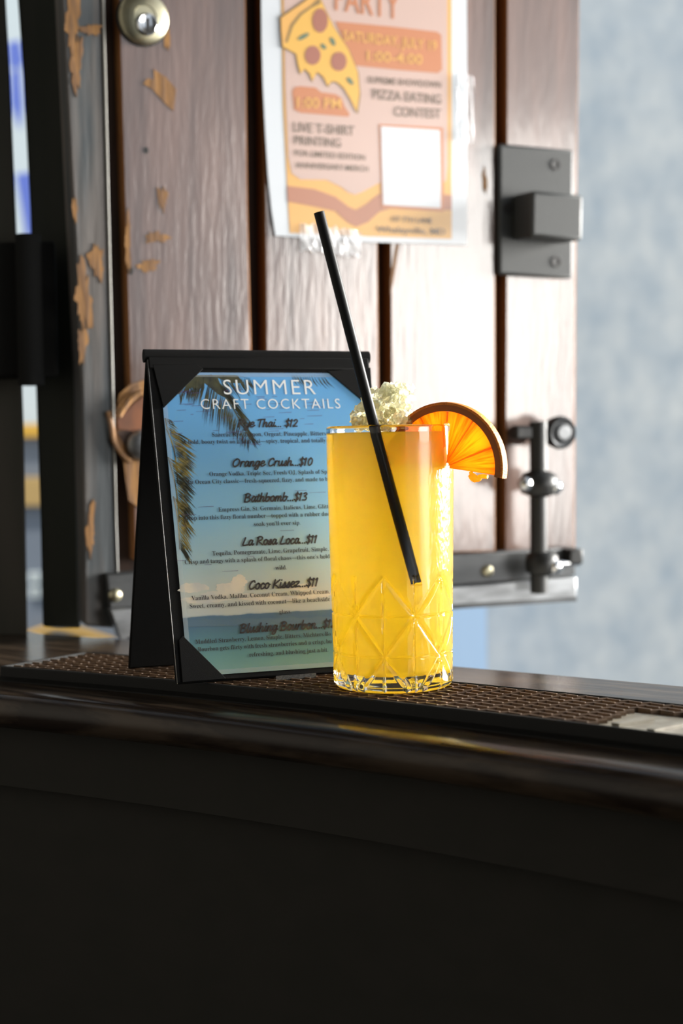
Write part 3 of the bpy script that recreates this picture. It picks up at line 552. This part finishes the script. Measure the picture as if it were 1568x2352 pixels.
cpr('printed_palm_frond', mb, 'olive'); mb = MB(); frond(mb, [(500, 858), (540, 862), (575, 870)], (1,), 75, 30, 34, (.3, .9), 1.1)
cpr('printed_palm_frond', mb, 'olive'); mb = MB(); frond(mb, [(668, 859), (700, 860), (745, 863)], (1,), 30, 40, 24, (.4, .8), .9)
cpr('printed_palm_frond', mb, 'olive')
mb = MB(); frond(mb, [(382, 985), (396, 1020), (404, 1060), (408, 1110)], (-1,), 68, 50, 64, (.55, .45), 1.6)
cpr('printed_palm_frond', mb, 'gold'); mb = MB(); frond(mb, [(386, 1050), (400, 1100), (408, 1150), (412, 1200)], (-1,), 58, 50, 64, (.45, .6), 1.6)
cpr('printed_palm_frond', mb, 'gold'); mb = MB(); frond(mb, [(398, 1140), (408, 1190), (412, 1240), (413, 1262)], (-1,), 52, 40, 56, (.3, .85), 1.5)
cpr('printed_palm_frond', mb, 'gold'); mb = MB(); frond(mb, [(379, 960), (384, 985)], (-1,), 26, 34, 8, (.5, .5), 1.3)
cpr('printed_palm_frond', mb, 'gold')
mb = MB()
for i in range(60):
    x = rnd.uniform(385, 745); y = rnd.choice([rnd.uniform(895, 960), rnd.uniform(895, 1030), rnd.uniform(1120, 1320)]); L_ = rnd.uniform(6, 40)
    mb.add([MP(x, y, .00052), MP(x+L_, y-L_*.03-.4, .00052), MP(x+L_, y-L_*.03+.5, .00052), MP(x, y+.5, .00052)], [(0, 1, 2, 3)])
cpr('print_streaks', mb, 'scratch')['kind'] = 'stuff'
mb = MB(); b_ = .0028; z_ = .00056
for a in ((u0, v1-b_, u1-u0, b_), (u0, v0, u1-u0, b_), (u0, v0+b_, b_, v1-v0-2*b_), (u1-b_, v0+b_, b_, v1-v0-2*b_)): mb.add([P(a[0], a[1], z_), P(a[0]+a[2], a[1], z_), P(a[0]+a[2], a[1]+a[3], z_), P(a[0], a[1]+a[3], z_)], [(0, 1, 2, 3)])
cpr('sleeve_border', mb, 'haze')
# lettering
def ctext(name, items, m, kind):
    for t, xl, y, xr, hs in items:
        mb = MB(); A = MP(xl, y, .0006); a = uv(A)[0]; b = uv(MP(xr, y-(xr-xl)*.035, .0006))[0]
        g = brush(t) if kind == 'brush' else glyphs(serif(t) if kind == 'serif' else t, -.004 if kind == 'serif' else -.006, 1. if kind == 'serif' else 1.2)
        put_text(mb, g, A, b-a, mu, mv, hs); cpr(name, mb, m)
ctext('heading_lettering', [('SUMMER', 514.6, 906, 724.7, 1.02), ('CRAFT COCKTAILS', 462, 939.5, 781, 1.05)], 'whiteink', 'sans')
ctext('drink_name_lettering', [('Rye Thai... $12', 546, 981, 685.6, 1.), ('Orange Crush...$10', 534, 1072, 720, 1.), ('Bathbomb...$13', 560, 1153, 708, 1.), ('La Rosa Loca...$11', 556, 1253, 730.8, 1.), ('Coco Kissez...$11', 571.6, 1353.5, 733.5, 1.), ('Blushing Bourbon...$12', 550, 1453.5, 775, 1.)], 'ink', 'brush')
ctext('description_lettering', [
    ('Sazerac Rye, Lemon, Orgeat; Pineapple, Bitters', 487, 1003, 748, 1.12), ('A bold, boozy twist on a Mai Tai—spicy, tropical, and totally', 419.7, 1020, 747.6, 1.12),
    ('Orange Vodka, Triple Sec, Fresh OJ, Splash of Sp', 481, 1093.5, 750.7, 1.12), ('An Ocean City classic—fresh-squeezed, fizzy, and made to b', 428.5, 1112, 752.6, 1.12),
    ('Empress Gin, St. Germain, Italicus, Lime, Glitt', 502, 1175, 754.5, 1.12), ('Drop into this fizzy floral number—topped with a rubber duc', 424, 1195, 757, 1.12), ('soak you’ll ever sip.', 583.4, 1208.5, 690, 1.1),
    ('Tequila, Pomegranate, Lime, Grapefruit, Simple,', 487.8, 1276, 754.5, 1.12), ('Crisp and tangy with a splash of floral chaos—this one’s bold', 424.6, 1296, 758, 1.12), ('wild.', 632.8, 1309, 658.8, 1.1),
    ('Vanilla Vodka, Malibu, Coconut Cream, Whipped Cream,', 440, 1379, 758, 1.12), ('Sweet, creamy, and kissed with coconut—like a beachside', 436, 1397.5, 759, 1.12), ('glass.', 641.6, 1410, 669.5, 1.1),
    ('Muddled Strawberry, Lemon, Simple, Bitters, Michters Bo', 449, 1479, 761, 1.12), ('Bourbon gets flirty with fresh strawberries and a crisp, bu', 455, 1496.5, 763, 1.12), ('refreshing, and blushing just a bit.', 572.7, 1508.5, 754.5, 1.12)], 'ink', 'serif')
# ================================================================= glass, drink, straw, ice, orange
GC = onz(903, 1573, ZM); GH = .150
def Rout(z): return .0346+(.0365-.0346)*min(1, max(0, (z-.02)/.11))
def Rin(z): return Rout(z)-(.0032-.0012*min(1, max(0, (z-.05)/.05)))
ZL = GH-.0038; ZF = .0092     # liquid level and floor
W0, WD = (1573-1310)*.000251, .0228  # height of the star apex row, row spacing
PH0 = -math.pi/2-math.radians(10.2)  # a node column of rows 0 and 2 (angle seen from above)
def groove(th, z):
    u = (th-PH0)/(math.pi/6); w = (W0-z)/WD
    if w < -.05: return 0.
    g = 0.
    for q in ((u+w)/2, (u-w)/2):
        d = abs(q-round(q))*2*.707*WD; 
        tt = abs(((w+.0) % 1)-.5)*2; hw = .0016+.0012*(1-tt); g = max(g, 1-d/hw)
    if w > .5: d = abs(w-round(w))*WD; tt = abs((u % 1)-.5)*2; hw = .0005+.0006*(1-tt); g = max(g, .7*(1-d/hw))
    d = abs(u-round(u))*.0185; par = (round(u)+round(w)) % 2
    tt = abs((w % 1)-.5)*2; hw = .0006+.0013*tt if True else 0; g = max(g, .8*(1-d/hw)) if w > 0 else g
    fade = min(1, max(0, (w+.05)/.1)); return max(0., g)*fade
def outer(th, z):
    # six soft flutes above the cut band
    ph = ((th-PH0-math.pi/6) % (math.pi/3))-math.pi/6; hexr = math.cos(math.pi/6)/math.cos(ph); k = .003*min(1, max(0, (z-.05)/.02))*min(1, max(0, (.146-z)/.012))
    r = Rout(z)*(1-k+k*hexr); r -= .0015*groove(th, z)
    c_ = math.cos(th+math.radians(14)); mk = min(1, max(0, (c_-.72)/.12))*min(1, max(0, (z-.058)/.012))*min(1, max(0, (.132-z)/.01))   # beads of condensation on the right
    if mk: r += mk*(.00016*noise.noise(V((math.cos(th)*26, math.sin(th)*26, z*330)))+.00010*noise.noise(V((math.cos(th)*60, math.sin(th)*60, z*900))))
    return r
NT = 540; prof = []
zs = [.0042+(W0+.003-.0042)*i/150 for i in range(151)]+[W0+.003+(GH-.0012-W0-.003)*i/130 for i in range(1, 131)]
mb = MB()
def ring(f):
    k = len(mb.v)
    for j in range(NT): th = 2*math.pi*j/NT; r, z = f(th); mb.v.append(GC+V((r*math.cos(th), r*math.sin(th), z)))
    return k
rings = []
for r, z in ((.0004, .0016), (.012, .0014), (.024, .0009), (.0285, .0), (.0305, .0)): rings.append(ring(lambda th, r=r, z=z: (r, z)))
for q in (.3, .6, .85): rings.append(ring(lambda th, q=q: (.0305+(outer(th, .0042)-.0305)*math.sin(q*math.pi/2), .0042*(1-math.cos(q*math.pi/2)))))
for z in zs: rings.append(ring(lambda th, z=z: (outer(th, z), z)))
for q in (.25, .5, .75, 1): rings.append(ring(lambda th, q=q: (Rout(GH)-.0010+.0010*math.cos(q*math.pi/2), GH-.0012+.0012*math.sin(q*math.pi/2))))
for q in (.5, 1): rings.append(ring(lambda th, q=q: (Rin(GH)+.0007*(1-math.sin(q*math.pi/2)), GH-.0010*(1-math.cos(q*math.pi/2)))))
for z in (GH-.002, GH-.003, ZL+.0001, ZL-.0006): rings.append(ring(lambda th, z=z: (Rin(z), z)))
for a, b in zip(rings, rings[1:]): mb.f += [(a+j, a+(j+1) % NT, b+(j+1) % NT, b+j) for j in range(NT)]
gl = root('highball_glass', GC, 'tall cut glass tumbler with star pattern standing on the bar mat', 'glass')
gb = obj('glass_body', mb, 'glass', gl, smooth=28)
# straw
def front_pt(x, y, inset):      # point at a pixel, the given distance inside the inner wall on the near side
    d = ray(x, y); lo_, hi_ = .6, .8216
    for _ in range(40):
        m_ = (lo_+hi_)/2; q = CAM+d*(m_/d.y)-GC; R_ = Rin(q.z)-inset
        if math.hypot(q.x, q.y) > R_: lo_ = m_
        else: hi_ = m_
    return CAM+d*(hi_/d.y)
SR = .00298; A = front_pt(952, 1338, SR+.0007); B = front_pt(858.5, 976, SR+.0007); sd = (B-A).normalized()
t = 0
while True:
    q = A+sd*t-CAM
    if CY-F*q.dot(UP)/q.dot(FW) < 489 or t > .4: break
    t += .0005
TOP = A+sd*t; sx = sd.orthogonal()
mb = MB(); mb.tube([A, TOP], SR, 28, cap=False); k = len(mb.v); mb.tube([A, TOP], SR-.0003, 28, cap=False)
mb.f = mb.f[:28]+[f[::-1] for f in mb.f[28:]]+[(j, (j+1) % 28, k+(j+1) % 28, k+j) for j in range(28)]+[(28+j, k+28+j, k+28+(j+1) % 28, 28+(j+1) % 28) for j in range(28)]
sw = obj('drinking_straw', mb, 'straw', loc=A, smooth=40); label(sw, 'black drinking straw leaning left out of the yellow cocktail', 'straw')
# liquid: one closed body whose near face is pressed in where the straw lies against the glass
ths = []; a = -math.pi/2-.75
while a < -math.pi/2+.75: ths.append(a); a += .0042
while a < 2*math.pi-math.pi/2-.75-.03: ths.append(a); a += .05
n = len(ths); NZ = 300; mb = MB()
for i in range(NZ+1):
    z = ZF+(ZL-ZF)*i/NZ; tt = (z+GC.z-A.z)/sd.z; ax = A+sd*tt
    rb0 = Rin(z)+.00004
    if z < ZF+.003: rb0 -= .003*(1-math.sqrt(max(0, 1-((ZF+.003-z)/.003)**2)))
    for th in ths:
        rb = rb0-.0011*groove(th, z)
        p = V((rb*math.cos(th), rb*math.sin(th), z))+GC
        if tt > -.001 and math.sin(th) < 0:
            lat = abs(p.x-ax.x)*math.cos(math.atan2(sd.x, sd.z))
            if lat < SR+.00012: p.y = max(p.y, ax.y+.0002+math.sqrt(max(0, SR**2-lat**2))*.9)
        mb.v.append(p)
mb.f += [(i*n+j, i*n+(j+1) % n, (i+1)*n+(j+1) % n, (i+1)*n+j) for i in range(NZ) for j in range(n)]
k = len(mb.v); mb.v += [GC+V((0, 0, ZF)), GC+V((0, 0, ZL))]
mb.f += [(k, (j+1) % n, j) for j in range(n)]+[(k+1, NZ*n+j, NZ*n+(j+1) % n) for j in range(n)]
lq = obj('orange_cocktail', mb, 'liquid', loc=GC+V((0, 0, ZF)), smooth=30); label(lq, 'cloudy yellow orange cocktail filling the cut glass', 'drink')
# crushed ice heap
ice = root('crushed_ice', GC+V((-.005, 0, ZL)), 'heap of crushed ice rising above the rim behind the straw', 'ice')
poly = [(806, 985), (808, 962), (816, 940), (832, 930), (840, 912), (850, 893), (866, 892), (880, 892), (890, 882), (905, 880), (925, 881), (938, 880), (947, 884), (946, 915), (940, 938), (950, 985)]
def inside(x, y):
    r = False
    for (x1, y1), (x2, y2) in zip(poly, poly[1:]+poly[:1]):
        if (y1 > y) != (y2 > y) and x < (x2-x1)*(y-y1)/(y2-y1)+x1: r = not r
    return r
bases = []
for s in range(14):
    import bmesh
    b2 = bmesh.new(); bmesh.ops.create_icosphere(b2, subdivisions=1 if s % 2 else 2, radius=1); r = random.Random(s)
    for v in b2.verts: v.co *= 1+.5*noise.noise(v.co*1.6+V((s*7, 0, 0)))+r.uniform(-.16, .16); 
    v3 = [r.uniform(.7, 1.2) for _ in range(3)]
    for v in b2.verts: v.co = V((v.co.x*v3[0], v.co.y*v3[1], v.co.z*v3[2]))
    me = bpy.data.meshes.new('ice_chunk'); b2.to_mesh(me); b2.free(); me.materials.append(M['ice']); bases.append(me)
cnt = 0
while cnt < 280:
    x, y = rnd.uniform(800, 955), rnd.uniform(876, 985)
    if not inside(x, y): continue
    cap_ = max(.004, .020*(1-abs(y-985)/150)); dep = GC.y+rnd.uniform(-cap_, cap_)-.003
    q = aty(x, y, dep)
    # keep clear of the straw
    w_ = q-A; 
    if (w_-sd*w_.dot(sd)).length < SR+.0035: continue
    o = bpy.data.objects.new('ice_chunk', bases[cnt % 14]); COL.objects.link(o); o.parent = ice; o.location = q-V(ice['o']); sc = rnd.uniform(.0011, .0030); o.scale = (sc, sc, sc)
    o.rotation_euler = (rnd.uniform(0, 6), rnd.uniform(0, 6), rnd.uniform(0, 6)); cnt += 1
# orange half wheel on the rim
an = math.radians(60); rd = V((math.sin(an), -math.cos(an), 0)); OZ = GH-.0242; tilt = math.radians(-6)
oa = (rd*math.cos(tilt)+V((0, 0, 1))*math.sin(tilt)); ob_ = (V((0, 0, 1))*math.cos(tilt)-rd*math.sin(tilt)); on = oa.cross(ob_)
if on.y > 0: on = -on
OC = GC+rd*(Rout(GH)-.0013)+V((0, 0, OZ)); RO = .0366; TH = .0062
def radial(m):   # juice fibres run outwards from the middle of the slice
    nt = m.node_tree; L = nt.links.new; b = nt.nodes['Principled BSDF']; tc = nt.nodes.new('ShaderNodeTexCoord')
    def dot(v):
        d = nt.nodes.new('ShaderNodeVectorMath'); d.operation = 'DOT_PRODUCT'; L(tc.outputs['Object'], d.inputs[0]); d.inputs[1].default_value = v; return d.outputs['Value']
    x, y = dot(oa), dot(ob_); an_ = nt.nodes.new('ShaderNodeMath'); an_.operation = 'ARCTAN2'; L(y, an_.inputs[0]); L(x, an_.inputs[1])
    ln = nt.nodes.new('ShaderNodeVectorMath'); ln.operation = 'LENGTH'; L(tc.outputs['Object'], ln.inputs[0])
    sc = nt.nodes.new('ShaderNodeMath'); sc.operation = 'MULTIPLY'; L(ln.outputs['Value'], sc.inputs[0]); sc.inputs[1].default_value = 55
    cb = nt.nodes.new('ShaderNodeCombineXYZ'); L(an_.outputs[0], cb.inputs[0]); L(sc.outputs[0], cb.inputs[1])
    n = nt.nodes.new('ShaderNodeTexNoise'); n.inputs['Scale'].default_value = 1; n.inputs['Detail'].default_value = 4
    mp = nt.nodes.new('ShaderNodeMapping'); mp.inputs['Scale'].default_value = (16, 1, 1); L(cb.outputs[0], mp.inputs[0]); L(mp.outputs[0], n.inputs[0])
    r = nt.nodes.new('ShaderNodeValToRGB'); r.color_ramp.elements[0].position = .36; r.color_ramp.elements[1].position = .58
    r.color_ramp.elements[0].color = (.95, .30, .008, 1); r.color_ramp.elements[1].color = (1, .58, .04, 1); L(n.outputs[0], r.inputs[0]); L(r.outputs[0], b.inputs['Base Color'])
    for q in nt.nodes:
        if q.type == 'BSDF_TRANSLUCENT': L(r.outputs[0], q.inputs[0])
    bp = nt.nodes.new('ShaderNodeBump'); bp.inputs['Strength'].default_value = .6; bp.inputs['Distance'].default_value = .001; L(n.outputs[0], bp.inputs['Height']); L(bp.outputs[0], b.inputs['Normal'])
radial(M['pulp'])
osl = root('orange_slice', OC, 'half wheel of fresh orange perched on the right of the rim', 'orange slice')
O = lambda r, a, c=0.: OC+oa*(r*math.cos(a))+ob_*(r*math.sin(a))+on*c
def arcband(r0_, r1_, a0, a1, th, n=48, w=0.):
    mb = MB()
    for i in range(n+1):
        a = a0+(a1-a0)*i/n; mb.v += [O(r0_, a, th/2), O(r1_, a, th/2), O(r1_+w, a, 0), O(r1_, a, -th/2), O(r0_, a, -th/2)]
    mb.f += [(i*5+j, i*5+(j+1) % 5, i*5+5+(j+1) % 5, i*5+5+j) for i in range(n) for j in range(5)]+[(4, 3, 2, 1, 0), tuple(n*5+j for j in range(5))]; return mb
A0, A1 = math.radians(-4), math.radians(183)
obj('orange_peel', arcband(RO-.0014, RO, A0, A1, TH, w=.0003), 'peel', osl, smooth=50)
obj('orange_pith', arcband(RO-.0049, RO-.0014, A0, A1, TH-.0002), 'pith', osl, smooth=50)
RS = RO-.0050; bnd = [math.radians(x) for x in (-3, 26, 60, 90, 122, 152, 182)]
for i in range(6):
    a0, a1 = bnd[i], bnd[i+1]; slot0 = .0019 if i == 3 else .00022; slot1 = .0019 if i == 2 else .00022; pts = []
    # wedge outline with a gap to its neighbours; the slit for the glass wall lies between the third and fourth
    N = 10
    aa0 = a0+.00045/RS; aa1 = a1-.00045/RS
    mid = (a0+a1)/2; apex = .004
    def edge(a, s_, off, r): return (r*math.cos(a)-s_*off*math.sin(a), r*math.sin(a)+s_*off*math.cos(a))
    pts.append(edge(a0, 1, slot0, apex)); 
    if i == 3: pts += [edge(a0, 1, slot0, .0245), edge(a0, 1, .00045, .0255)]
    pts += [(RS*math.cos(aa0+(aa1-aa0)*k/N), RS*math.sin(aa0+(aa1-aa0)*k/N)) for k in range(N+1)]
    if i == 2: pts += [edge(a1, -1, .00045, .0255), edge(a1, -1, slot1, .0245)]
    pts.append(edge(a1, -1, slot1, apex))
    mb = MB().prism([OC+oa*x+ob_*y+on*(TH/2-.0003) for x, y in pts], on*-(TH-.0006)); obj('segment', mb, 'pulp', osl, smooth=30)
for i in (1, 2, 4, 5):
    a = bnd[i]; d = V((0, 0, 0)); p0 = O(.003, a); dr = (O(RS, a)-p0); w_ = (O(1, a+math.pi/2)-OC)*.00018
    obj('membrane', MB().box(p0-w_-on*(TH/2-.0002), dr, w_*2, on*(TH-.0004)), 'membrane', osl)
obj('membrane', MB().box(O(.0262, bnd[3])-oa*.00035-on*(TH/2-.0002), ob_*(RS-.0262), oa*.0007, on*(TH-.0004)), 'membrane', osl)
mb = MB().tube(smoothpath([O(.0165, -.06, .001), O(.0185, -.20, .0015), O(.0215, -.21, .001), O(.0225, -.13, .0), O(.0265, -.10, 0)], 5), [.0012]*3+[.0022]*6+[.0016]*6+[.0012]*6, 10); obj('torn_pulp', mb, 'membrane', osl, smooth=60)
